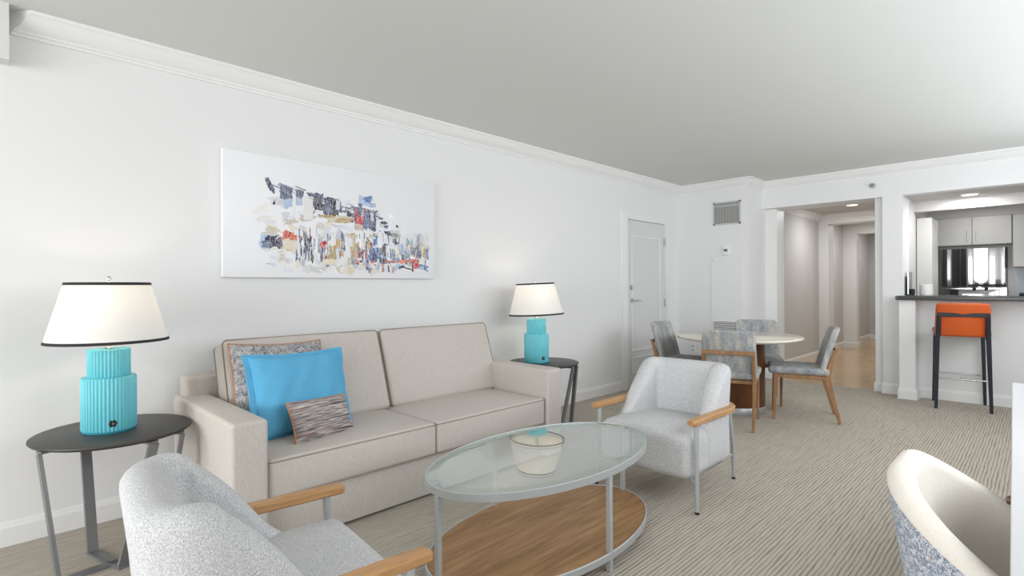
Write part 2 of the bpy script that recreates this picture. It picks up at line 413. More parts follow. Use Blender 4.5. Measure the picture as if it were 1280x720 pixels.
tube(bm, [(.043, 5.565, 1.045), (.046, 5.60, 1.045), (.046, 5.66, 1.046), (.042, 5.705, 1.042)], .011, 10)
struct('door_handle', bm, M['chrome'], dr, True)
bm = bmesh.new(); tube(bm, [(-.012, 5.56, 1.20), (.006, 5.56, 1.20)], .03, 20); tube(bm, [(.004, 5.56, 1.20), (.014, 5.56, 1.20)], .019, 16)
struct('deadbolt', bm, M['chrome'], dr, True)
for z in (.25, 1.0, 1.785):
    struct('hinge', B(-.012, .006, 6.348, 6.39, z - .05, z + .05, .002, 1), M['steel'], dr)
cas = [(0, 0), (0, .018), (.02, .022), (.085, .018), (.1, .012), (.1, 0)]
bm = bmesh.new()
def casing(bm, inner0, inner1, ztop, wd=.105):
    # three mitred boards
    for s, yi in ((-1, inner0), (1, inner1)):
        pts = [(0, yi), (0, yi + s * wd)]
        hexa(bm, [(0, yi, 0), (.022, yi, 0), (.015, yi + s * wd, 0), (0, yi + s * wd, 0), (0, yi, ztop), (.022, yi, ztop), (.015, yi + s * wd, ztop + wd * .75), (0, yi + s * wd, ztop + wd * .75)])
    hexa(bm, [(0, inner0, ztop), (.022, inner0, ztop), (.022, inner1, ztop), (0, inner1, ztop), (0, inner0 - wd, ztop + wd * .75), (.015, inner0 - wd, ztop + wd * .75), (.015, inner1 + wd, ztop + wd * .75), (0, inner1 + wd, ztop + wd * .75)])
casing(bm, DY0, DY1, DZ)
struct('trim_8', bm, M['trim'])
# ------------------------------------------------------------------ fixtures on the chase and header
t = thing('air_vent', 'grey grid return air vent high on the white wall by the door', 'vent', (.66, CH_Y, 2.135))
obj('backing', B(-.155, .155, -.006, 0, -.13, .13), M['ventdark'], t, False)
bm = bmesh.new(); W_, H_ = .172, .145
box(bm, -W_, W_, -.014, 0, H_ - .018, H_); box(bm, -W_, W_, -.014, 0, -H_, -H_ + .018); box(bm, -W_, -W_ + .018, -.014, 0, -H_, H_); box(bm, W_ - .018, W_, -.014, 0, -H_, H_)
box(bm, -W_, W_, -.015, 0, .085, .1)
obj('frame', bm, M['grille'], t, False)
bm = bmesh.new()
for i in range(1, 16): x = -.155 + .31 * i / 16; box(bm, x - .0035, x + .0035, -.011, -.003, -.13, .13)
for i in range(1, 14): z = -.13 + .26 * i / 14; box(bm, -.155, .155, -.009, -.003, z - .0025, z + .0025)
obj('grille', bm, M['grille'], t, False)
t = thing('thermostat', 'small white thermostat above the white access panel', 'thermostat', (.652, CH_Y, 1.668))
obj('housing', B(-.048, .048, -.026, 0, -.066, .066, .006), M['white'], t)
obj('display', B(-.024, .024, -.029, -.02, -.02, .012, .001, 1), M['greylcd'], t)
t = thing('access_panel', 'flush white utility access panel with louvre behind the dining table', 'panel', (.652, CH_Y, 1.1))
bm = bmesh.new(); box(bm, -.2, .2, -.008, 0, -.47, .49, .002, 1); obj('cover', bm, M['wall'], t)
bm = bmesh.new(); box(bm, -.165, .165, -.012, -.006, -.455, -.335)
obj('louvre_back', bm, M['ventdark'], t, False)
bm = bmesh.new()
for i in range(7): z = -.452 + i * .0185; hexa(bm, [(-.165, -.022, z), (.165, -.022, z), (.165, -.012, z + .006), (-.165, -.012, z + .006), (-.165, -.020, z + .006), (.165, -.020, z + .006), (.165, -.010, z + .012), (-.165, -.010, z + .012)])
obj('louvre_slats', bm, M['trim'], t, False)
for x in (-.17, .17): obj('screw', lathe(bmesh.new(), [(.007, 0), (.005, .004)], 12), M['grille'], t).matrix_local = Matrix.Translation((x, -.008, .44)) @ Matrix.Rotation(pi / 2, 4, 'X')
t = thing('wall_outlet', 'white power outlet low on wall behind the dining table', 'outlet', (.2, CH_Y, .39))
obj('cover_plate', B(-.036, .036, -.006, 0, -.058, .058, .003), M['white'], t)
for z in (-.025, .025): obj('socket', B(-.016, .016, -.0085, -.004, z - .014, z + .014, .003, 1), M['grille'], t)
t = thing('sprinkler_head', 'small chrome sprinkler head on the header above the hallway', 'sprinkler', (2.126, FAR, 2.345))
rotx = Matrix.Rotation(pi / 2, 4, 'X')
obj('escutcheon', lathe(bmesh.new(), [(.034, 0), (.034, .004), (.02, .01)], 24), M['grille'], t).matrix_local = rotx
bm = lathe(bmesh.new(), [(.012, .008), (.012, .03), (.006, .032), (.006, .045), (.02, .046), (.02, .049)], 16); obj('nozzle', bm, M['legsteel'], t).matrix_local = rotx
def disc(name, loc, power, col):
    l = bpy.data.lights.new(name, 'AREA'); l.shape = 'DISK'; l.size = .13; l.energy = power; l.color = col
    o = bpy.data.objects.new(name, l); COL.objects.link(o); o.location = loc
def downlight(name, label, loc, power, col):
    t = thing(name, label, 'ceiling light', loc)
    obj('ring', lathe(bmesh.new(), [(.085, 0), (.085, -.006), (.07, -.008), (.068, 0)], 32), M['trim'], t)
    obj('lens', lathe(bmesh.new(), [(.068, -.001), (.068, -.004)], 32), M['downlight'], t)
    disc(name + '_lamp', (loc[0], loc[1], loc[2] - .012), power, col)
    return t
downlight('recessed_downlight', 'lit recessed downlight in the hallway ceiling', (1.5, 9.15, HC), 12, (1, .985, .97))
downlight('recessed_downlight', 'recessed downlight over the kitchen bar', (2.93, 7.72, HEAD), 8, (1, .98, .95))
disc('inner_kitchen_fill', (2.95, 8.6, HEAD - .02), 2.6, (1, .98, .95))  # added fill without a fixture, hidden behind the beam, brightens the cabinets
disc('deep_hall_fill', (1.5, 11.2, HC - .03), 10, (1, .985, .97)); disc('end_hall_fill', (1.5, 13.2, HC - .03), 8, (1, .985, .97))  # two added fills with no fixtures, brighten the back of the hall

# ------------------------------------------------------------------ sofa
t = thing('sofa', 'beige linen two seat sofa with boxy arms against the white wall', 'sofa', (0, 0, 0))
SX = 1.02
bm = B(.12, .965, .80, 3.0, .015, .245, .008)
obj('base', bm, M['sofa'], t)
bm = bmesh.new(); rbox(bm, .06, 1.085, .365, .025, (.12, 1.9, .37)); obj('back_frame', bm, M['sofa'], t)
for y0, y1 in ((.783, .94), (2.855, 3.012)):
    bm = bmesh.new(); rbox(bm, (SX - .075) / 2, (y1 - y0) / 2, .304, .018, ((SX + .075) / 2, (y0 + y1) / 2, .324), (0, 0, .006)); arm = obj('arm', bm, M['sofa'], t)
def piping(parent, pts, r=.0035, mat='sofa_pipe', name='piping'):
    obj(name, tube(bmesh.new(), pts, r, 6, True), M[mat], parent)
def rrect(hx, hy, r, n=5):
    out = []
    for cx, cy, a0 in ((hx - r, hy - r, 0), (-hx + r, hy - r, pi / 2), (-hx + r, -hy + r, pi), (hx - r, -hy + r, 3 * pi / 2)):
        for k in range(n + 1): a = a0 + pi / 2 * k / n; out.append((cx + r * cos(a), cy + r * sin(a)))
    # densify straight runs
    res = []
    for i in range(len(out)):
        p, q = out[i], out[(i + 1) % len(out)]; L = math.hypot(q[0] - p[0], q[1] - p[1]); m_ = max(1, int(L / .05))
        for k in range(m_): res.append((p[0] + (q[0] - p[0]) * k / m_, p[1] + (q[1] - p[1]) * k / m_))
    return res
for y0, y1 in ((.945, 1.897), (1.900, 2.850)):
    hy = (y1 - y0) / 2; hx = (1.0 - .30) / 2; cx = .30 + hx; cy = (y0 + y1) / 2
    bm = bmesh.new(); rbox(bm, hx, hy, .092, .022, (cx, cy, .338), (.012, 0, .018), m=10)
    c = obj('seat_cushion', bm, M['sofa'], t)
    for z in (.338 + .082, .338 - .082):
        piping(c, [(cx + x + (.001), cy + y, z + (.0)) for x, y in rrect(hx, hy, .02)])
# back cushions, tilted
for y0, y1 in ((.96, 1.925), (1.94, 2.905)):
    hy = (y1 - y0) / 2; hz = .262; hx = .085
    root = Matrix.Translation((.318, (y0 + y1) / 2, .660)) @ Matrix.Rotation(Rd(-18), 4, 'Y')
    bm = bmesh.new(); rbox(bm, hx, hy, hz, .028, (0, 0, 0), (.03, 0, .012), m=10)
    c = obj('back_cushion', bm, M['sofa'], t); c.matrix_local = root
    for s in (-1, 1): piping(c, [(s * .072, y, z) for y, z in rrect(hy, hz, .028)])
for x in (.2, .88):
    for y in (.87, 2.93): obj('foot', lathe(bmesh.new(), [(.025, 0), (.028, .02)], 16, x, y), M['black'], t)

# cushions on the sofa
def pillow(name, label, w_, h_, th, mat, mtx, pipe=None, pr=.005, flange=False, rough=0):
    t = thing(name, label, 'cushion'); t.matrix_world = mtx
    bm = bmesh.new(); N, K = 26, 20; hx, hz = w_ / 2, h_ / 2
    def edge(u, v):
        x = hx * u * (1 - .035 * (1 - u * u) * 0 - .05 * (1 - v * v) * abs(u) ** 3); z = hz * v * (1 - .07 * (1 - u * u) * abs(v) ** 3)
        return x, z
    rnd = random.Random(name + label); ph = [rnd.uniform(0, 6) for _ in range(6)]
    g = {}
    for s in (1, -1):
        for i in range(N + 1):
            for j in range(K + 1):
                u, v = -1 + 2 * i / N, -1 + 2 * j / K; u = math.sin(u * pi / 2); v = math.sin(v * pi / 2)
                x, z = edge(u, v)
                f = max(0, (1 - u ** 4)) ** .6 * max(0, (1 - v ** 4)) ** .6
                wr = rough * (sin(9 * u + 4 * v + ph[0]) * sin(7 * v - 3 * u + ph[1]) + .6 * sin(17 * u - 9 * v + ph[2])) * f
                y = s * (th / 2 * f + .002) + wr
                if i in (0, N) or j in (0, K):
                    if s == 1: g[(1, i, j)] = g[(-1, i, j)] = bm.verts.new((x, 0, z))
                else: g[(s, i, j)] = bm.verts.new((x, y, z))
    for s in (1, -1):
        for i in range(N):
            for j in range(K):
                q = [g[(s, i, j)], g[(s, i + 1, j)], g[(s, i + 1, j + 1)], g[(s, i, j + 1)]]
                bm.faces.new(q if s < 0 else q[::-1])
    obj('cover', bm, mat, t, True, angle=80)
    per = []
    for k in range(60):
        a = -1 + 2 * k / 60
        per.append((a, -1))
    for k in range(40): per.append((1, -1 + 2 * k / 40))
    for k in range(60): per.append((1 - 2 * k / 60, 1))
    for k in range(40): per.append((-1, 1 - 2 * k / 40))
    pts = [(edge(u, v)[0], 0, edge(u, v)[1]) for u, v in per]
    if pipe: obj('piping', tube(bmesh.new(), pts, pr, 8, True), pipe, t)
    if flange:
        bm = bmesh.new(); n = len(pts); ins, out = [], []
        for (x, y, z), (u, v) in zip(pts, per):
            k = 1.055 if abs(u) == 1 else 1.0
            ins.append((x * .97, 0, z * .97)); out.append((x + (.028 * u if abs(u) >= .999 else 0), .004 * sin(u * 9 + v * 11), z + (.012 * v if abs(v) >= .999 else 0)))
        off = .0035
        ringsA = [[(a[0], off, a[2]), (b[0], b[1] + off, b[2]), (b[0], b[1] - off, b[2]), (a[0], -off, a[2])] for a, b in zip(ins, out)]
        ring_loft(bm, ringsA, True, False, 0, True); obj('flange', bm, mat, t)
    return t
def pm(y, x, z, tilt, roll, yaw=0):
    # local x -> +Y (room), local y -> -X (away from viewer), leaning back by tilt, roll in its own plane
    return Matrix.Translation((x, y, z)) @ Matrix.Rotation(pi / 2 + yaw, 4, 'Z') @ Matrix.Rotation(tilt, 4, 'X') @ Matrix.Rotation(roll, 4, 'Y')
pillow('throw_pillow', 'square grey patterned cushion with copper piping behind the blue cushion', .52, .50, .13, M['damask'], pm(1.215, .480, .675, Rd(-19), Rd(2), Rd(2)), M['orangepipe'], .005)
pillow('throw_pillow', 'plain sky blue flanged cushion leaning on the sofa back', .53, .44, .13, M['blue'], pm(1.270, .603, .645, Rd(-16), Rd(1), Rd(6)), None, flange=True, rough=.0065)
pillow('lumbar_pillow', 'small striped lumbar cushion with copper piping in front of the blue cushion', .365, .215, .10, M['stripe'], pm(1.308, .772, .526, Rd(-24), Rd(2), Rd(13)), M['orangepipe'], .005)

# ------------------------------------------------------------------ painting
t = thing('canvas_painting', 'wide abstract cityscape canvas in blue, red and ochre above the sofa', 'painting', (0, 1.83, 1.669))
obj('canvas', B(.002, .04, -.78, .78, -.385, .385, .003, 2), M['canvas'], t)
bm = bmesh.new(); lay = bm.loops.layers.color.new('paint'); prn = random.Random(11)
depth = [0]
def stroke(u, v, w_, h_, c, a=0, jag=.25):
    """u,v in 0..1 of the canvas (v down); w,h in the same units; a ragged dab of paint"""
    depth[0] += 1; x = .0402 + .0000022 * depth[0]
    cy, cz = -.78 + 1.56 * u, .385 - .77 * v; n = 10; vs = []
    W2, H2 = w_ * 1.56 / 2, h_ * .77 / 2
    pts = [(-1, -1), (-.3, -1), (.4, -1), (1, -1), (1, -.2), (1, .4), (1, 1), (.3, 1), (-.4, 1), (-1, 1), (-1, .3), (-1, -.4)]
    for px, pz in pts:
        qx = W2 * (px + prn.uniform(-jag, jag)); qz = H2 * (pz + prn.uniform(-jag, jag))
        vs.append(bm.verts.new((x, cy + qx * cos(a) - qz * sin(a), cz + qx * sin(a) + qz * cos(a))))
    f = bm.faces.new(vs); col = tuple(q / 255 for q in c)
    k = prn.uniform(.9, 1.1)
    for lp in f.loops: lp[lay] = (col[0] * k, col[1] * k, col[2] * k, 1)
NAVY, SLATE, BLUE, LB, RED, OR, OCH, SAND, WH, PALE, GREY, TEAL, BLK, MAR = (52, 54, 80), (92, 100, 128), (88, 122, 178), (170, 190, 220), (206, 48, 56), (226, 110, 70), (198, 168, 112), (222, 210, 188), (240, 240, 243), (224, 228, 236), (140, 142, 150), (120, 168, 178), (44, 42, 48), (150, 52, 66)
# soft haze of pale dabs
for i in range(150):
    u = prn.uniform(.14, .95); v = prn.uniform(.30, .93); lim = .18 + .3 * u
    if v < lim: continue
    stroke(u, v, prn.uniform(.02, .07), prn.uniform(.02, .07), prn.choice([PALE, PALE, (230, 228, 224), (226, 222, 214), (232, 234, 240), SAND if v > .45 else PALE]), prn.uniform(-.4, .4), .6)
def cluster(n, u0, u1, v0, v1, cols, ws, hs, a=0, slope=0, jag=.35):
    for i in range(n):
        u = prn.uniform(u0, u1); v = prn.uniform(v0, v1) + slope * (u - u0)
        stroke(u, v, prn.uniform(*ws), prn.uniform(*hs), prn.choice(cols), a + prn.uniform(-.12, .12), jag)
# roof line: dark violet band descending to the right
stroke(.175, .235, .02, .10, NAVY, .5); stroke(.185, .27, .014, .07, SLATE, .5)
cluster(22, .21, .66, .215, .28, [NAVY, SLATE, (90, 88, 116), (140, 140, 165), LB, SLATE], (.025, .07), (.012, .035), -.2, .38)
for (u, v, w_, h_, c) in ((.25, .33, .045, .17, LB), (.245, .29, .05, .10, SLATE), (.30, .31, .035, .11, SLATE), (.295, .35, .03, .06, LB), (.38, .33, .045, .13, NAVY), (.385, .38, .04, .06, BLK), (.43, .37, .055, .14, NAVY), (.44, .39, .06, .08, SLATE), (.46, .37, .03, .14, BLK), (.49, .36, .03, .10, SLATE), (.53, .43, .035, .12, NAVY), (.56, .41, .05, .14, SLATE), (.60, .45, .07, .17, BLUE), (.63, .45, .035, .18, SLATE), (.65, .46, .02, .17, NAVY), (.575, .45, .05, .19, MAR), (.577, .46, .032, .07, RED), (.58, .385, .035, .05, (190, 84, 106)), (.575, .53, .035, .06, SAND)):
    stroke(u, v, w_, h_, c, -.02, .18)
stroke(.275, .36, .014, .22, WH, 0, .1); stroke(.335, .40, .042, .20, (228, 228, 224), 0, .05); stroke(.315, .345, .012, .08, WH, 0, .1)
stroke(.61, .275, .06, .10, LB, .1, .4); stroke(.62, .26, .04, .06, BLUE, .1, .4); stroke(.64, .31, .04, .04, LB)
cluster(16, .42, .68, .29, .34, [(235, 235, 240), SLATE, NAVY, PALE], (.004, .02), (.04, .10), .1, .42, .3)
stroke(.47, .47, .12, .06, SAND, .1, .4); stroke(.50, .48, .07, .04, OCH, .05, .4); stroke(.42, .455, .06, .03, OCH, .1, .4)
stroke(.26, .53, .05, .04, SAND, .3, .5)
# right-hand small marks
for (u, v, w_, h_, c) in ((.70, .47, .035, .03, NAVY), (.715, .50, .025, .03, SLATE), (.72, .56, .03, .04, BLK), (.745, .575, .05, .035, NAVY), (.765, .58, .04, .03, GREY), (.76, .63, .02, .05, TEAL), (.77, .68, .02, .05, SLATE), (.84, .60, .02, .09, PALE), (.84, .66, .02, .10, GREY), (.90, .60, .03, .10, (196, 198, 208)), (.945, .60, .014, .12, PALE), (.79, .46, .004, .10, PALE), (.85, .72, .03, .10, SLATE), (.885, .74, .04, .09, GREY), (.92, .73, .03, .10, SAND), (.94, .74, .02, .10, OCH), (.955, .75, .015, .14, BLUE)): stroke(u, v, w_, h_, c, 0, .4)
# orange splash, lower left
stroke(.25, .655, .05, .09, OR, .1, .4); stroke(.245, .64, .03, .06, (220, 84, 60), 0, .4); stroke(.29, .665, .05, .035, OR, -.15, .4); stroke(.33, .67, .05, .03, (218, 96, 70), -.1, .5); stroke(.26, .725, .06, .09, SAND, 0, .4)
stroke(.165, .70, .05, .10, LB, 0, .5); stroke(.19, .705, .045, .11, NAVY, .3, .4); stroke(.16, .73, .03, .06, SLATE, 0, .5); stroke(.215, .71, .02, .08, (90, 84, 110), 0, .4)
# mid mass of verticals
cluster(34, .29, .43, .68, .82, [NAVY, BLK, SLATE, GREY, LB, WH, PALE], (.008, .022), (.06, .16))
cluster(12, .29, .42, .68, .84, [WH, PALE], (.004, .009), (.08, .16))
stroke(.40, .71, .03, .07, (214, 84, 66), 0, .4); stroke(.41, .69, .02, .03, RED)
stroke(.44, .79, .05, .16, OCH, 0, .35); stroke(.435, .77, .03, .10, (168, 142, 92)); stroke(.43, .86, .06, .05, SAND)
cluster(26, .46, .62, .62, .86, [PALE, LB, SLATE, GREY, (190, 186, 200), WH, SAND, OCH], (.010, .026), (.05, .16))
stroke(.655, .64, .022, .10, BLUE, 0, .2); stroke(.66, .76, .065, .14, BLUE, 0, .35); stroke(.645, .79, .05, .10, (78, 104, 160)); stroke(.60, .79, .03, .10, (176, 120, 150)); stroke(.58, .80, .02, .10, MAR)
cluster(14, .60, .72, .66, .88, [NAVY, SLATE, LB, WH, OCH, MAR], (.008, .02), (.04, .12))
stroke(.70, .72, .02, .08, BLK); stroke(.70, .83, .04, .05, BLK, 0, .4)
stroke(.765, .765, .045, .10, TEAL, 0, .4); stroke(.77, .78, .035, .07, BLUE, .1, .4)
cluster(22, .74, .96, .66, .84, [PALE, GREY, SLATE, TEAL, SAND, WH, LB], (.008, .022), (.05, .13))
stroke(.76, .835, .09, .022, RED, .03, .5); stroke(.83, .825, .06, .03, OR, .05, .5); stroke(.875, .82, .05, .03, (206, 70, 60), .1, .4); stroke(.865, .875, .012, .10, MAR); stroke(.885, .87, .02, .06, RED)
stroke(.93, .885, .06, .05, BLUE, -.3, .4); stroke(.92, .89, .03, .03, LB); stroke(.78, .89, .05, .05, LB, .3, .5); stroke(.80, .885, .03, .02, NAVY, .4)
cluster(26, .2, .72, .83, .95, [SAND, PALE, LB, (226, 214, 196), WH, (205, 205, 220)], (.01, .04), (.02, .07), 0, 0, .5)
cluster(14, .55, .75, .84, .93, [LB, OCH, SLATE, (200, 150, 140)], (.006, .014), (.02, .07))
cluster(26, .20, .66, .20, .27, [NAVY, SLATE, BLK, (120, 120, 150)], (.02, .07), (.004, .008), -.25, .36, .3)
cluster(60, .28, .95, .60, .86, [NAVY, SLATE, WH, WH, LB, BLUE, MAR, OR, BLK], (.0025, .006), (.03, .10), 0, 0, .3)
cluster(22, .55, .92, .80, .90, [RED, OR, MAR, NAVY, (226, 150, 90)], (.004, .02), (.006, .02), 0, 0, .4)
cluster(14, .62, .80, .44, .62, [NAVY, SLATE, BLK, PALE, LB], (.006, .02), (.008, .025), -.3, .3, .5)
m = NT('painted_dabs').set(None, .7, 0, .2); at = m.n('VertexColor'); at.layer_name = 'paint'
v = m.coord((60, 170, 50)); f = m.noise(v, 1, 4, .75); mxc = m.n('MixRGB'); r_ = m.ramp(f, [(.46, (0, 0, 0)), (.66, (225, 225, 225))]); m.l(r_, mxc.inputs[0]); m.l(at.outputs['Color'], mxc.inputs[1]); mxc.inputs[2].default_value = lin((236, 236, 240))
m.l(mxc.outputs[0], m.b.inputs['Base Color']); obj('paint', bm, m.m, t, False)

# ------------------------------------------------------------------ coffee table
CX, CY, CA, CB = 1.822, 1.922, .367, .656
t = thing('coffee_table', 'oval glass coffee table with brushed grey frame and wooden lower shelf', 'table', (CX, CY, 0))
def ell(a, b, z, n=96): return [(a * cos(2 * pi * i / n), b * sin(2 * pi * i / n), z) for i in range(n)]
bm = bmesh.new()
ring_loft(bm, [ell(CA - .006, CB - .006, .428), ell(CA - .006, CB - .006, .4365), ell(CA - .009, CB - .009, .4385)], True, False)
top = ell(CA - .009, CB - .009, .4385); inn = ell(CA - .052, CB - .052, .4408)
bm = bmesh.new()
r_ = [ell(CA - .052, CB - .052, .428), ell(CA - .007, CB - .007, .428), ell(CA - .007, CB - .007, .4370), ell(CA - .052, CB - .052, .4400)]
vr = ring_loft(bm, r_, True, True, 0)
for f in bm.faces:
    zc = f.calc_center_median(); rad = math.hypot(zc.x / CA, zc.y / CB)
    f.material_index = 1 if rad > .82 and len(f.verts) == 4 else 0
obj('glass_top', bm, [M['glass'], M['glassedge']], t, True, angle=1)
def rim(z0, z1, w_, ain=0):
    bm = bmesh.new(); ring_loft(bm, [ell(CA - w_, CB - w_, z0), ell(CA, CB, z0), ell(CA, CB, z1 - .002), ell(CA - .002, CB - .002, z1), ell(CA - w_ + .001, CB - w_ + .001, z1), ell(CA - w_, CB - w_, z1 - .002)], True, False, 0, True); return bm
obj('rim', rim(.408, .440, .006), M['steel'], t)
obj('rim_flange', (lambda bm: (ring_loft(bm, [ell(CA - .016, CB - .016, .421), ell(CA - .005, CB - .005, .421), ell(CA - .005, CB - .005, .427), ell(CA - .016, CB - .016, .427)], True, False, 0, True), bm)[1])(bmesh.new()), M['steel'], t)
for a in (0, 90, 180, 270):
    x, y = (CA - .012) * cos(Rd(a)), (CB - .012) * sin(Rd(a)); bm = bmesh.new()
    hw = .011; box(bm, x - hw, x + hw, y - hw, y + hw, 0, .41, .002, 1); obj('leg', bm, M['steel'], t)
bm = bmesh.new(); ring_loft(bm, [ell(CA - .01, CB - .01, .060), ell(CA - .01, CB - .01, .080)]); obj('shelf', bm, M['shelfwood'], t)
obj('shelf_rim', rim(.052, .082, .008), M['steel'], t)

# ------------------------------------------------------------------ side tables + lamps
def side_table():
    t = thing('side_table', '', 'table')
    bm = lathe(bmesh.new(), [(.001, .536), (.285, .536), (.303, .542), (.31, .550), (.309, .556), (.303, .560), (.001, .560)], 72); obj('table_top', bm, M['blackwood'], t)
    tops = [(.10, -.275), (-.19, -.09), (.168, .238), (.275, .10)]
    feet = [(.205, -.222), (-.007, -.083), (.19, .15), (.245, -.012)]
    nodep = (.18, -.033)
    for (tx, ty), (fx, fy) in zip(tops, feet):
        d = Vector((fx - nodep[0], fy - nodep[1], 0)); side = Vector((-d.y, d.x, 0)).normalized()
        bm = bmesh.new(); bar(bm, [(tx, ty, .525), (fx, fy, .006)], .042, .014, side)
        a = Vector((tx * .55, ty * .55, .530)); bar(bm, [(tx, ty, .530), a], .042, .010, side)
        obj('leg', bm, M['legsteel'], t)
        if d.length > .02:
            bm = bmesh.new(); e = d.normalized() * .012; bar(bm, [(fx + e.x, fy + e.y, .008), (nodep[0], nodep[1], .008)], .040, .014, (0, 0, 1)); 
            bm.free(); bm = bmesh.new(); bar(bm, [(fx + e.x, fy + e.y, .007), (nodep[0], nodep[1], .007)], .040, .012, side)
            obj('foot_bar', bm, M['legsteel'], t)
    return t
st = side_table(); st.location = (.40, .470, 0); st['label'] = 'round black side table in the left corner beside the sofa arm'; st['group'] = 'black side tables either end of the sofa'
dup(st, (.385, 3.525, 0), Rd(-9), 'round black side table at the far end of the sofa', 'black side tables either end of the sofa')
def table_lamp():
    t = thing('table_lamp', '', 'lamp')
    def flute(r, z0, z1, n=44):
        bm = bmesh.new(); ns = n * 10; rings = []
        for z, k in ((z0, .965), (z0 + .006, 1), (z1 - .006, 1), (z1, .965)):
            ring = []
            for i in range(ns):
                a = 2 * pi * i / ns; rr = r * k - .0055 * (1 - abs(sin(a * n / 2)) ** 1.5)
                ring.append((rr * cos(a), rr * sin(a), z))
            rings.append(ring)
        ring_loft(bm, rings); return bm
    obj('lamp_base', flute(.107, .006, .250), M['ceramic'], t, True, angle=75)
    obj('lamp_neck', flute(.084, .250, .378, 36), M['ceramic'], t, True, angle=75)
    obj('foot_ring', lathe(bmesh.new(), [(.103, 0), (.104, .008)], 48), M['ceramic_foot'], t)
    bm = lathe(bmesh.new(), [(.012, .378), (.022, .382), (.014, .388), (.012, .392), (.009, .40), (.009, .43), (.014, .432), (.014, .47)], 20); obj('stem', bm, M['chrome'], t)
    a = 0
    sw = thing_child = obj('switch', lathe(bmesh.new(), [(.017, 0), (.017, .005), (.010, .008)], 24), M['black'], t)
    sw.matrix_local = Matrix.Rotation(Rd(-28), 4, 'Z') @ Matrix.Translation((.100, 0, .045)) @ Matrix.Rotation(pi / 2, 4, 'Y')
    knob = obj('knob', lathe(bmesh.new(), [(.006, .006), (.005, .013)], 12), M['chrome'], sw)
    zb, zt, rb, rtp = .412, .687, .238, .163
    bm = bmesh.new(); n = 64
    def circ(r, z): return [(r * cos(2 * pi * i / n), r * sin(2 * pi * i / n), z) for i in range(n)]
    ring_loft(bm, [circ(rb, zb), circ(rtp, zt)], True, False); obj('lamp_shade', bm, M['shade'], t)
    for r, z, dr in ((rb, zb, -1), (rtp, zt, 1)):
        s = (rtp - rb) / (zt - zb); bm = bmesh.new(); z2 = z - dr * .0125
        ring_loft(bm, [circ(r + .002, z), circ(r + (z2 - z) * s + .002, z2), circ(r + (z2 - z) * s - .002, z2), circ(r - .002, z)], True, False, 0, True); obj('shade_trim', bm, M['shadetrim'], t)
    bm = bmesh.new()
    for k in range(3):
        a = 2 * pi * k / 3 + .4; tube(bm, [(0, 0, zt - .012), (rtp * .97 * cos(a), rtp * .97 * sin(a), zt - .006)], .002, 6)
    lathe(bm, [(.012, zt - .018), (.012, zt - .008)], 16)
    for s in (-1, 1): tube(bm, [(s * .012, 0, .43), (s * .045, 0, .47), (s * .055, 0, .55), (s * .035, 0, .63), (0, 0, zt - .015)], .0022, 6)
    obj('shade_harp', bm, M['chrome'], t)
    obj('finial', lathe(bmesh.new(), [(.004, zt - .01), (.004, zt + .008), (.010, zt + .012), (.011, zt + .020), (.006, zt + .03)], 16), M['chrome'], t)
    bu = obj('bulb', lathe(bmesh.new(), [(.012, .47), (.014, .485), (.028, .51), (.032, .535), (.024, .56), (.002, .57)], 24), M['bulbglass'], t)
    bm = bmesh.new(); tube(bm, [(-.008, 0, .50), (-.006, 0, .545), (0, 0, .53), (.006, 0, .545), (.008, 0, .50)], .0018, 6); obj('filament', bm, M['filament'], bu)
    return t
tl_ = table_lamp(); tl_.location = (.395, .450, .561); tl_.rotation_euler = (0, 0, Rd(27)); tl_['label'] = 'fluted turquoise table lamp with white shade on the left side table'; tl_['group'] = 'turquoise table lamps'
tr_ = dup(tl_, (.37, 3.455, .561), Rd(14), 'fluted turquoise table lamp with white shade at the far end of the sofa', 'turquoise table lamps')
for o in list(tr_.children):
    if o.name.split('.')[0] in ('lamp_shade', 'shade_trim', 'shade_harp', 'finial'):
        pv = Vector((0, 0, .43)); q = Vector((.7, .7, 0))
        o.matrix_local = Matrix.Translation(pv) @ Matrix.Rotation(Rd(-2.2), 4, Matrix.Rotation(Rd(-14), 3, 'Z') @ Vector((-.717, .697, 0))) @ Matrix.Translation(-pv) @ o.matrix_local
def pointl(name, loc, power, col, r=.03):
    l = bpy.data.lights.new(name, 'POINT'); l.energy = power; l.color = col; l.shadow_soft_size = r
    o = bpy.data.objects.new(name, l); COL.objects.link(o); o.location = loc
for nm, rt_ in (('left_lamp_bulb', tl_), ('far_lamp_bulb', tr_)):
    pointl(nm, (rt_.location.x, rt_.location.y, rt_.location.z + .59), 1.5, (1, .82, .62))

# ------------------------------------------------------------------ armchairs
def shell_profile(path, H, zb, th, lean, zi, inner_only=None):
    pass
def u_path(hw, yb, yf, rc, n=10, m=6):
    """U in plan from right front to left front (front = +y); returns (x, y, nx, ny, s) with outward normals."""
    pts = []
    for k in range(m + 1): pts.append((hw, yf + (yb + rc - yf) * k / m, 1, 0))
    for k in range(1, n + 1): a = pi / 2 * k / n; pts.append((hw - rc + rc * cos(a), yb + rc - rc * sin(a), cos(a), -sin(a)))
    for k in range(1, 2 * m): pts.append((hw - rc - 2 * (hw - rc) * k / (2 * m), yb, 0, -1))
    for k in range(0, n + 1): a = pi / 2 * k / n; pts.append((-hw + rc - rc * sin(a), yb + rc - rc * cos(a), -sin(a), -cos(a)))
    for k in range(1, m + 1): pts.append((-hw, yb + rc + (yf - yb - rc) * k / m, -1, 0))
    L = [0]
    for a, b in zip(pts, pts[1:]): L.append(L[-1] + math.hypot(b[0] - a[0], b[1] - a[1]))
    return [(x, y, nx, ny, -1 + 2 * l / L[-1]) for (x, y, nx, ny), l in zip(pts, L)]
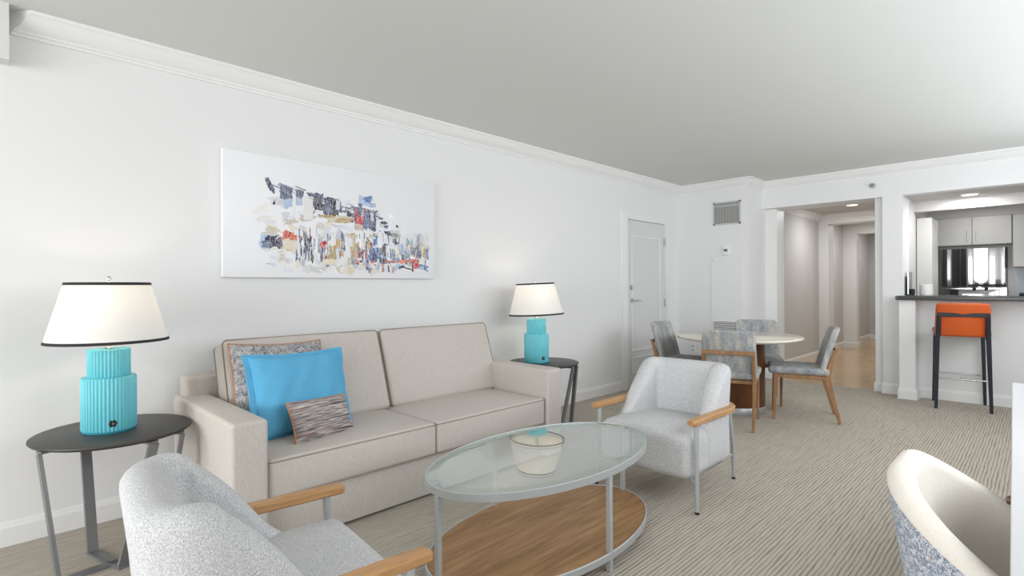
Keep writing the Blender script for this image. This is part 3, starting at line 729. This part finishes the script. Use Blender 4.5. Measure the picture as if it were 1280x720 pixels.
def smooth(a, b, x): t = max(0, min(1, (x - a) / (b - a))); return t * t * (3 - 2 * t)
def armchair():
    t = thing('lounge_chair', '', 'armchair')
    bm = bmesh.new(); rbox(bm, .295, .275, .122, .05, (0, .04, .288), (0, .012, .02), m=8)
    obj('seat', bm, M['greychair'], t)
    P = u_path(.300, -.302, .105, .155, 12, 12); rings = []
    tab = [(-.40, .735), (-.22, .742), (-.16, .712), (-.11, .668), (-.05, .605), (0, .535), (.05, .465), (.085, .425), (.12, .405)]
    def HH(y):
        for (a, b), (c, d) in zip(tab, tab[1:]):
            if a <= y <= c: return b + (d - b) * (y - a) / (c - a)
        return .4
    for x, y, nx, ny, s in P:
        a = abs(s); H = (HH(y - .02) + HH(y) + HH(y + .02)) / 3
        tw = .122 - .045 * smooth(.55, 1, a)
        endk = 1 if a < .95 else math.sqrt(max(.05, 1 - ((a - .95) / .05) ** 2))
        back = 1 - smooth(.30, .72, a)
        def off(z): return (.035 * back - .012 * (1 - back)) * (z - .42) / .3 if z > .42 else -.035 * back * ((.42 - z) / .25) ** 2
        zb = .17; rt_ = .052 - .012 * smooth(.6, 1, a); top = max(H - rt_, .36)
        zs = [zb, zb + .05, .28, .34, .34 + (top - .34) * .5, top]
        outer = [(-.02 if z == zb else 0, z) for z in zs]
        arc = [(-tw / 2 + tw / 2 * cos(q), top + rt_ * sin(q)) for q in [pi * k / 10 for k in range(1, 10)]]
        inner = [(-tw, z) for z in reversed(zs)]
        ring = []
        for o, z in outer + arc + inner:
            k = -tw / 2 + (o + tw / 2) * endk + off(z)
            ring.append((x + nx * k, y + ny * k, z))
        rings.append(ring)
    bm = bmesh.new(); ring_loft(bm, rings); obj('back_shell', bm, M['greychair'], t, True, angle=75)
    # thick soft back pad on the inside
    for sx in (-1, 1):
        pts = [(sx * .312, .335, .488), (sx * .314, .2, .488), (sx * .318, .0, .488), (sx * .322, -.11, .488)]
        for k in range(1, 8): a = Rd(62) * k / 7; pts.append((sx * (.147 + .175 * cos(a)), -.11 - .19 * sin(a), .488))
        bm = bmesh.new(); P2 = [Vector(p) for p in pts]; N = len(P2); rr = []
        for i, p in enumerate(P2):
            d = (P2[min(i + 1, N - 1)] - P2[max(i - 1, 0)]).normalized(); sd = Vector((0, 0, 1)).cross(d)
            kf = .55 if i in (0, N - 1) else 1
            w2, t2, c = .026 * (.75 if i in (0, N - 1) else 1), .016 * (.75 if i in (0, N - 1) else 1), .006
            sec = [(w2 - c, t2), (w2, t2 - c), (w2, -t2 + c), (w2 - c, -t2), (-w2 + c, -t2), (-w2, -t2 + c), (-w2, t2 - c), (-w2 + c, t2)]
            rr.append([p + sd * a_ + Vector((0, 0, b_)) for a_, b_ in sec])
        d0 = (P2[0] - P2[1]).normalized()
        rr[0:0] = []
        rr.insert(1, [q - d0 * .008 + (q - P2[0]) * .30 for q in rr[0]])
        ring_loft(bm, rr); obj('armrest', bm, M['oak'], t, True, angle=30)
        bm = tube(bmesh.new(), [(sx * .314, .275, .475), (sx * .318, .282, .25), (sx * .325, .293, .012)], .0125, 14, taper=(1.1, .85)); lg = obj('front_leg', bm, M['steel'], t)
        obj('foot_glide', lathe(bmesh.new(), [(.011, 0), (.011, .014)], 14, sx * .325, .293), M['black'], lg)
        bm = tube(bmesh.new(), [(sx * .275, -.235, .475), (sx * .262, -.32, .25), (sx * .247, -.372, .012)], .0125, 14, taper=(1.1, .85)); lg = obj('rear_leg', bm, M['steel'], t)
        obj('foot_glide', lathe(bmesh.new(), [(.011, 0), (.011, .014)], 14, sx * .247, -.372), M['black'], lg)
        bm = bmesh.new(); tube(bm, [(sx * .322, .288, .15), (sx * .25, .24, .168)], .009, 8); tube(bm, [(sx * .255, -.345, .16), (sx * .22, -.21, .175)], .009, 8)
        tube(bm, [(sx * .25, .24, .168), (sx * .22, -.21, .172)], .009, 8)
        obj('seat_rail', bm, M['steel'], t)
    return t
ac = armchair(); ac.location = (1.862, 3.01, 0); ac.rotation_euler = (0, 0, Rd(180)); ac['label'] = 'light grey lounge chair facing the camera in front of the dining set'; ac['group'] = 'grey lounge chairs round the coffee table'
dup(ac, (1.953, .585, 0), Rd(-6.4), 'light grey lounge chair in the foreground seen from behind', 'grey lounge chairs round the coffee table')

# ------------------------------------------------------------------ dining set
t = thing('dining_table', 'round cream topped dining table on a dark walnut drum base', 'table', (1.37, 5.285, 0))
obj('table_top', lathe(bmesh.new(), [(.001, .695), (.525, .695), (.568, .705), (.578, .718), (.576, .727), (.570, .731), (.001, .731)], 96), M['cream_stone'], t)
obj('pedestal', lathe(bmesh.new(), [(.243, .065), (.243, .696)], 72), M['walnut'], t, True)
obj('plinth', lathe(bmesh.new(), [(.252, 0), (.252, .062), (.247, .068), (.2, .068)], 72), M['plinth'], t)
def dining_chair():
    t = thing('dining_chair', '', 'chair')
    # upholstered L: seat + curved back
    bm = bmesh.new(); rbox(bm, .23, .245, .03, .026, (0, .035, .448), (0, 0, .012), m=8)
    obj('seat', bm, M['dining_tweed'], t)
    def bend(o):
        z = o.z + .205; k = max(0, z / .41)
        return (o.x * (1 - .05 * k), o.y + .02 - .115 * k ** 1.25 + .045 * (1 - (o.x / .23) ** 2) * 0 + .05 * (o.x / .23) ** 2 * .5, o.z)
    bm = bmesh.new(); rbox(bm, .225, .026, .205, .025, (0, -.19, .635), (0, .006, 0), m=8, fn=bend)
    # round the two top corners
    for v in bm.verts:
        z = v.co.z
        dx, dz = abs(v.co.x) - (.212 - .05), z - (.84 - .05)
        if dx > 0 and dz > 0:
            L = math.hypot(dx, dz)
            if L > .05: k = .05 / L; v.co.x = math.copysign(.162 + dx * k, v.co.x); v.co.z = .79 + dz * k
    obj('backrest', bm, M['dining_tweed'], t)
    for s in (-1, 1):
        bm = bmesh.new(); bar(bm, [(s * .198, .235, .0), (s * .200, .225, .25), (s * .200, .215, .418)], .024, .03, (1, 0, 0), .004, [(.022, .024), (.026, .034), (.026, .046)]); obj('front_leg', bm, M['chairoak'], t)
        bm = bmesh.new(); bar(bm, [(s * .200, -.285, 0), (s * .200, -.235, .2), (s * .200, -.196, .36), (s * .2, -.195, .43), (s * .2, -.225, .55), (s * .2, -.262, .648)], .026, .03, (1, 0, 0), .004, [(.022, .026), (.026, .036), (.028, .05), (.028, .046), (.026, .034), (.026, .026)]); obj('rear_leg', bm, M['chairoak'], t)
        bm = bmesh.new(); bar(bm, [(s * .200, .225, .402), (s * .200, -.19, .392)], .024, .034, (1, 0, 0), .004); obj('side_rail', bm, M['chairoak'], t)
    bm = bmesh.new(); bar(bm, [(-.212, -.262, .648), (.212, -.262, .648)], .034, .026, (0, 0, 1), .004); obj('back_rail', bm, M['chairoak'], t)
    bm = bmesh.new(); bar(bm, [(-.2, .215, .400), (.2, .215, .400)], .034, .022, (0, 0, 1), .003); obj('front_rail', bm, M['chairoak'], t); bm = bmesh.new(); bar(bm, [(-.2, -.18, .395), (.2, -.18, .395)], .03, .022, (0, 0, 1), .003); obj('rear_rail', bm, M['chairoak'], t)
    return t
def face(dx, dy): return math.atan2(-dx, dy)     # rotation that turns local +y to (dx, dy)
G = 'tweed dining chairs round the table'
dc = dining_chair(); dc.location = (1.523, 4.765, 0); dc.rotation_euler = (0, 0, face(-.283, .959)); dc['label'] = 'tweed dining chair with its back and wooden rail towards the camera, behind the lounge chair'; dc['group'] = G
dup(dc, (1.90, 5.43, 0), face(-.942, -.336), 'tweed dining chair seen side on at the right of the round table', G)
dup(dc, (.85, 5.205, 0), face(.997, .073), 'tweed dining chair at the left of the round table beside the white door', G)
dup(dc, (1.35, 5.86, 0), face(.40, -.915), 'tweed dining chair behind the round table facing the camera', G)

# ------------------------------------------------------------------ bar, stool, kitchen
t = thing('bar_counter', 'dark granite breakfast bar counter on the white half wall', 'counter', (0, 0, 1.055))
obj('worktop', B(2.402, 4.095, 6.935, 7.56, 0, .045, .006, 2), M['counter'], t)
bm = B(2.378, 2.402, 6.935, FAR - .001, 0, .045, .004, 2); obj('end_return', bm, M['counter'], t)
def bar_stool():
    t = thing('bar_stool', 'orange leather bar stool with dark legs at the breakfast bar', 'stool')
    bm = bmesh.new(); rbox(bm, .215, .215, .03, .024, (0, .02, .745), (0, 0, .012)); obj('seat', bm, M['taupe_leather'], t)
    def bend(o):
        k = (o.z + .165) / .33; return (o.x * (1 - .04 * k), o.y - .075 * k + .03 * (o.x / .21) ** 2, o.z)
    bm = bmesh.new(); rbox(bm, .212, .026, .165, .024, (0, -.195, .875), (0, .004, 0), fn=bend)
    for v in bm.verts:
        dx, dz = abs(v.co.x) - .16, v.co.z - .995
        if dx > 0 and dz > 0:
            L = math.hypot(dx, dz)
            if L > .045: k = .045 / L; v.co.x = math.copysign(.16 + dx * k, v.co.x); v.co.z = .995 + dz * k
    obj('backrest', bm, M['orange'], t)
    for s in (-1, 1):
        bm = bmesh.new(); bar(bm, [(s * .205, .21, 0), (s * .188, .195, .715)], .028, .03, (1, 0, 0), .004, [(.024, .026), (.032, .036)]); obj('front_leg', bm, M['darkleg'], t)
        bm = bmesh.new(); bar(bm, [(s * .205, -.235, 0), (s * .19, -.205, .68), (s * .185, -.225, .76), (s * .182, -.262, .925)], .03, .03, (1, 0, 0), .004, [(.026, .026), (.036, .04), (.038, .042), (.034, .028)]); obj('rear_leg', bm, M['darkleg'], t)
        bm = bmesh.new(); bar(bm, [(s * .188, .19, .705), (s * .188, -.21, .70)], .026, .03, (1, 0, 0), .003); obj('side_rail', bm, M['darkleg'], t)
    bm = bmesh.new(); bar(bm, [(-.196, -.262, .925), (.196, -.262, .925)], .04, .026, (0, 0, 1), .004); obj('back_rail', bm, M['darkleg'], t)
    bm = bmesh.new(); tube(bm, [(-.198, .203, .30), (.198, .203, .30)], .008, 10); tube(bm, [(-.198, -.222, .30), (.198, -.222, .30)], .008, 10)
    tube(bm, [(0.0, .203, .30), (.0, -.222, .30)], .005, 8); obj('footrest', bm, M['chrome'], t)
    return t
bs = bar_stool(); bs.location = (2.91, 6.945, 0); bs.rotation_euler = (0, 0, face(-.16, .987))
t = thing('paper_roll', 'short white roll standing on the bar counter', 'paper roll', (2.575, 7.47, 1.10))
obj('roll', lathe(bmesh.new(), [(.018, 0), (.056, 0), (.06, .004), (.06, .116), (.056, .12), (.018, .12)], 40), M['white'], t)
obj('core', lathe(bmesh.new(), [(.017, .002), (.018, .121), (.014, .121)], 24), M['oak'], t)
t = thing('dark_glass_frame', 'dark glass panel standing against the left wall of the kitchen hatch', 'panel', (2.44, 7.42, 1.10))
bm = bmesh.new(); box(bm, -.03, .02, -.11, .13, 0, .012, .003, 1); obj('stand', bm, M['black'], t)
obj('panel', B(-.012, .0, -.10, .12, .012, .26, .002, 1), M['blackgloss'], t)
bm = bmesh.new(); box(bm, .002, .03, -.02, .10, .012, .07, .006, 2); obj('cradle', bm, M['black'], t)
t = thing('serving_tray', 'low black tray on the bar counter at the right edge', 'tray', (3.50, 7.40, 1.10))
bm = bmesh.new(); box(bm, -.17, .17, -.11, .11, 0, .008, .003, 1); obj('tray_base', bm, M['black'], t)
bm = bmesh.new()
for a in ((-.17, .17, -.11, -.102), (-.17, .17, .102, .11), (-.17, -.162, -.11, .11), (.162, .17, -.11, .11)): box(bm, *a, .006, .032, .003, 1)
obj('tray_rim', bm, M['black'], t)
# range with glossy back panel
KY = 9.4
t = thing('range_cooker', 'black range with tall glossy black back panel under the kitchen cabinets', 'cooker', (2.79, KY, 0))
obj('oven_body', B(-.38, .38, -.66, -.001, .0, .91, .006, 1), M['black'], t)
bm = bmesh.new(); N = 28; rings = []
for i in range(N + 1):
    x = -.383 + .766 * i / N; bul = -.028 - .012 * math.cos(2.1 * pi * (i / N - .45)) - .008 * sin(4.6 * pi * i / N)
    if i == 0 or i == N: bul = -.012
    rings.append([(x, bul, 1.19), (x, bul - .004, 1.30), (x, bul - .002, 1.55), (x, bul, 1.695), (x, -.002, 1.695), (x, -.002, 1.19)])
ring_loft(bm, rings); obj('back_panel', bm, M['blackgloss'], t, True)
obj('control_strip', B(-.383, .383, -.075, -.001, .91, 1.185, .006, 2), M['blackgloss'], t)
bm = bmesh.new(); box(bm, -.37, .37, -.084, -.074, 1.150, 1.172, .003, 1); cs = obj('chrome_rail', bm, M['chrome'], t)
for x in (.06, .18): obj('control_knob', lathe(bmesh.new(), [(.02, 0), (.02, .022), (.016, .026)], 20), M['black'], t).matrix_local = Matrix.Translation((x, -.084, 1.160)) @ Matrix.Rotation(pi / 2, 4, 'X')
bm = bmesh.new()
for x in (-.19, .19):
    for y in (-.2, -.48):
        for k in range(4): a = pi / 2 * k + pi / 4; box(bm, x - .1, x + .1, y - .005, y + .005, .912, .93); box(bm, x - .005, x + .005, y - .1, y + .1, .912, .93)
obj('pan_grate', bm, M['black'], t, False)
def cabinet(name, label, x0, x1, z0, z1, doors, group=None):
    t = thing(name, label, 'cabinet', ((x0 + x1) / 2, KY, z0), 0, group); w_ = (x1 - x0) / 2; h_ = z1 - z0
    obj('carcass', B(-w_, w_, -.31, -.001, 0, h_), M['cab'], t, False)
    for a, b, hx in doors:
        d = obj('door', B(a - (x0 + x1) / 2 + .002, b - (x0 + x1) / 2 - .002, -.332, -.312, .002, h_ - .002, .003, 1), M['cab'], t)
        if hx is not None:
            hx -= (x0 + x1) / 2
            bm = bmesh.new(); tube(bm, [(hx, -.352, .05), (hx, -.352, .18)], .006, 10)
            for z in (.065, .165): tube(bm, [(hx, -.352, z), (hx, -.33, z)], .004, 8)
            obj('handle', bm, M['chrome'], d)
    return t
cabinet('kitchen_cabinet', 'grey white two door wall cabinet above the black range panel', 2.445, 3.225, 1.725, 2.085, [(2.49, 2.845, 2.805), (2.85, 3.222, 2.895)])
cabinet('kitchen_cabinet', 'taller grey white wall cabinet at the right edge of the kitchen', 3.23, 3.85, 1.43, 2.085, [(3.235, 3.54, None), (3.54, 3.848, None)])
struct('wall_kitchen_soffit', B(2.40, 4.1, 9.10, KY, 2.087, HEAD), M['hallwall'])
t = thing('tall_cabinet', 'tall white cabinet side just inside the kitchen hatch', 'cabinet', (2.482, 8.35, 0))
obj('carcass', B(-.073, .073, -.28, .25, 0, 2.02, .004, 1), M['cab'], t); obj('plinth', B(-.07, .07, -.285, -.28, .0, .08), M['trim'], t, False)
t = thing('base_cabinet', 'white base cabinet with pale backsplash right of the range', 'cabinet', (3.6, KY, 0))
obj('carcass', B(-.42, .42, -.6, -.001, 0, .88), M['cab'], t, False); obj('worktop', B(-.42, .42, -.63, -.001, .88, .92, .004, 1), M['counter'], t)
obj('backsplash', B(-.37, .42, -.012, -.001, .92, 1.43), M['backsplash'], t, False)

# ------------------------------------------------------------------ desk + tub chair
dk = thing('writing_desk', 'white lacquered desk along the right wall', 'desk', (3.393, 3.497, 0), Rd(1.72))
# local: +x depth towards the wall, -y towards the camera
DL = 2.75
obj('desk_top', B(0, .55, -DL, 0, .722, .75, .004, 2), M['deskwhite'], dk)
for y in (-DL + .02, -.05): obj('side_panel', B(.03, .54, y, y + .03, 0, .722, .002, 1), M['deskwhite'], dk)
obj('back_panel', B(.515, .535, -DL + .05, -.05, .3, .722), M['deskwhite'], dk, False)
dw = obj('drawer', B(.02, .48, -2.02, -1.36, .662, .718, .003, 1), M['deskwhite'], dk)
bm = lathe(bmesh.new(), [(.009, 0), (.0055, .004), (.005, .014), (.009, .018), (.0115, .023), (.009, .028), (.002, .030)], 20); kn = obj('knob', bm, M['bronze'], dw); kn.matrix_local = Matrix.Translation((.02, -1.70, .688)) @ Matrix.Rotation(-pi / 2, 4, 'Y')
tc_ = thing('tub_chair', 'tub chair with cream lining and blue tweed back tucked under the desk', 'chair', (3.525, 1.655, 0), Rd(-90))
P = u_path(.295, -.300, .25, .235, 16, 8); ro, ri = [], []
for x, y, nx, ny, s in P:
    a = abs(s); H = .790 - .215 * smooth(.06, .85, a); tw = .06
    endk = 1 if a < .95 else math.sqrt(max(.03, 1 - ((a - .95) / .05) ** 2))
    def off(z): return -.075 * ((.78 - z) / .45) ** 1.2 if z < .78 else 0
    def pt(o, z):
        k = -tw / 2 + (o + tw / 2) * endk + off(z); return (x + nx * k, y + ny * k, z)
    zs = [.33, .42, .50, .50 + (H - .55) * .5, H - .035]
    ro.append([pt(-.015, z) for z in zs[:1]] + [pt(-.012, .33)] + [pt(0, z) for z in zs[1:]] + [pt(-.02, H - .035)] + [pt(-.02, z) for z in reversed(zs[1:])])
    arc = [(-tw / 2 + tw / 2 * cos(q), H - .035 + .035 * sin(q)) for q in [pi * k / 10 for k in range(0, 11)]]
    ri.append([pt(o, z) for o, z in arc] + [pt(-tw, z) for z in reversed(zs[:-1])] + [pt(-.022, z) for z in zs[:-1]])
bm = bmesh.new(); ring_loft(bm, ro); obj('outer_shell', bm, M['desk_tweed'], tc_, True, angle=60)
bm = bmesh.new(); ring_loft(bm, ri); obj('inner_lining', bm, M['cream'], tc_, True, angle=75)
bm = bmesh.new(); rbox(bm, .20, .24, .05, .04, (0, .04, .42), (0, 0, .015)); obj('seat', bm, M['cream'], tc_)
for sx in (-1, 1):
    for y, y2 in ((.2, .235), (-.12, -.17)):
        obj('leg', tube(bmesh.new(), [(sx * .15, y, .375), (sx * .185, y2, 0)], .018, 12, taper=(1, .6)), M['chairoak'], tc_)
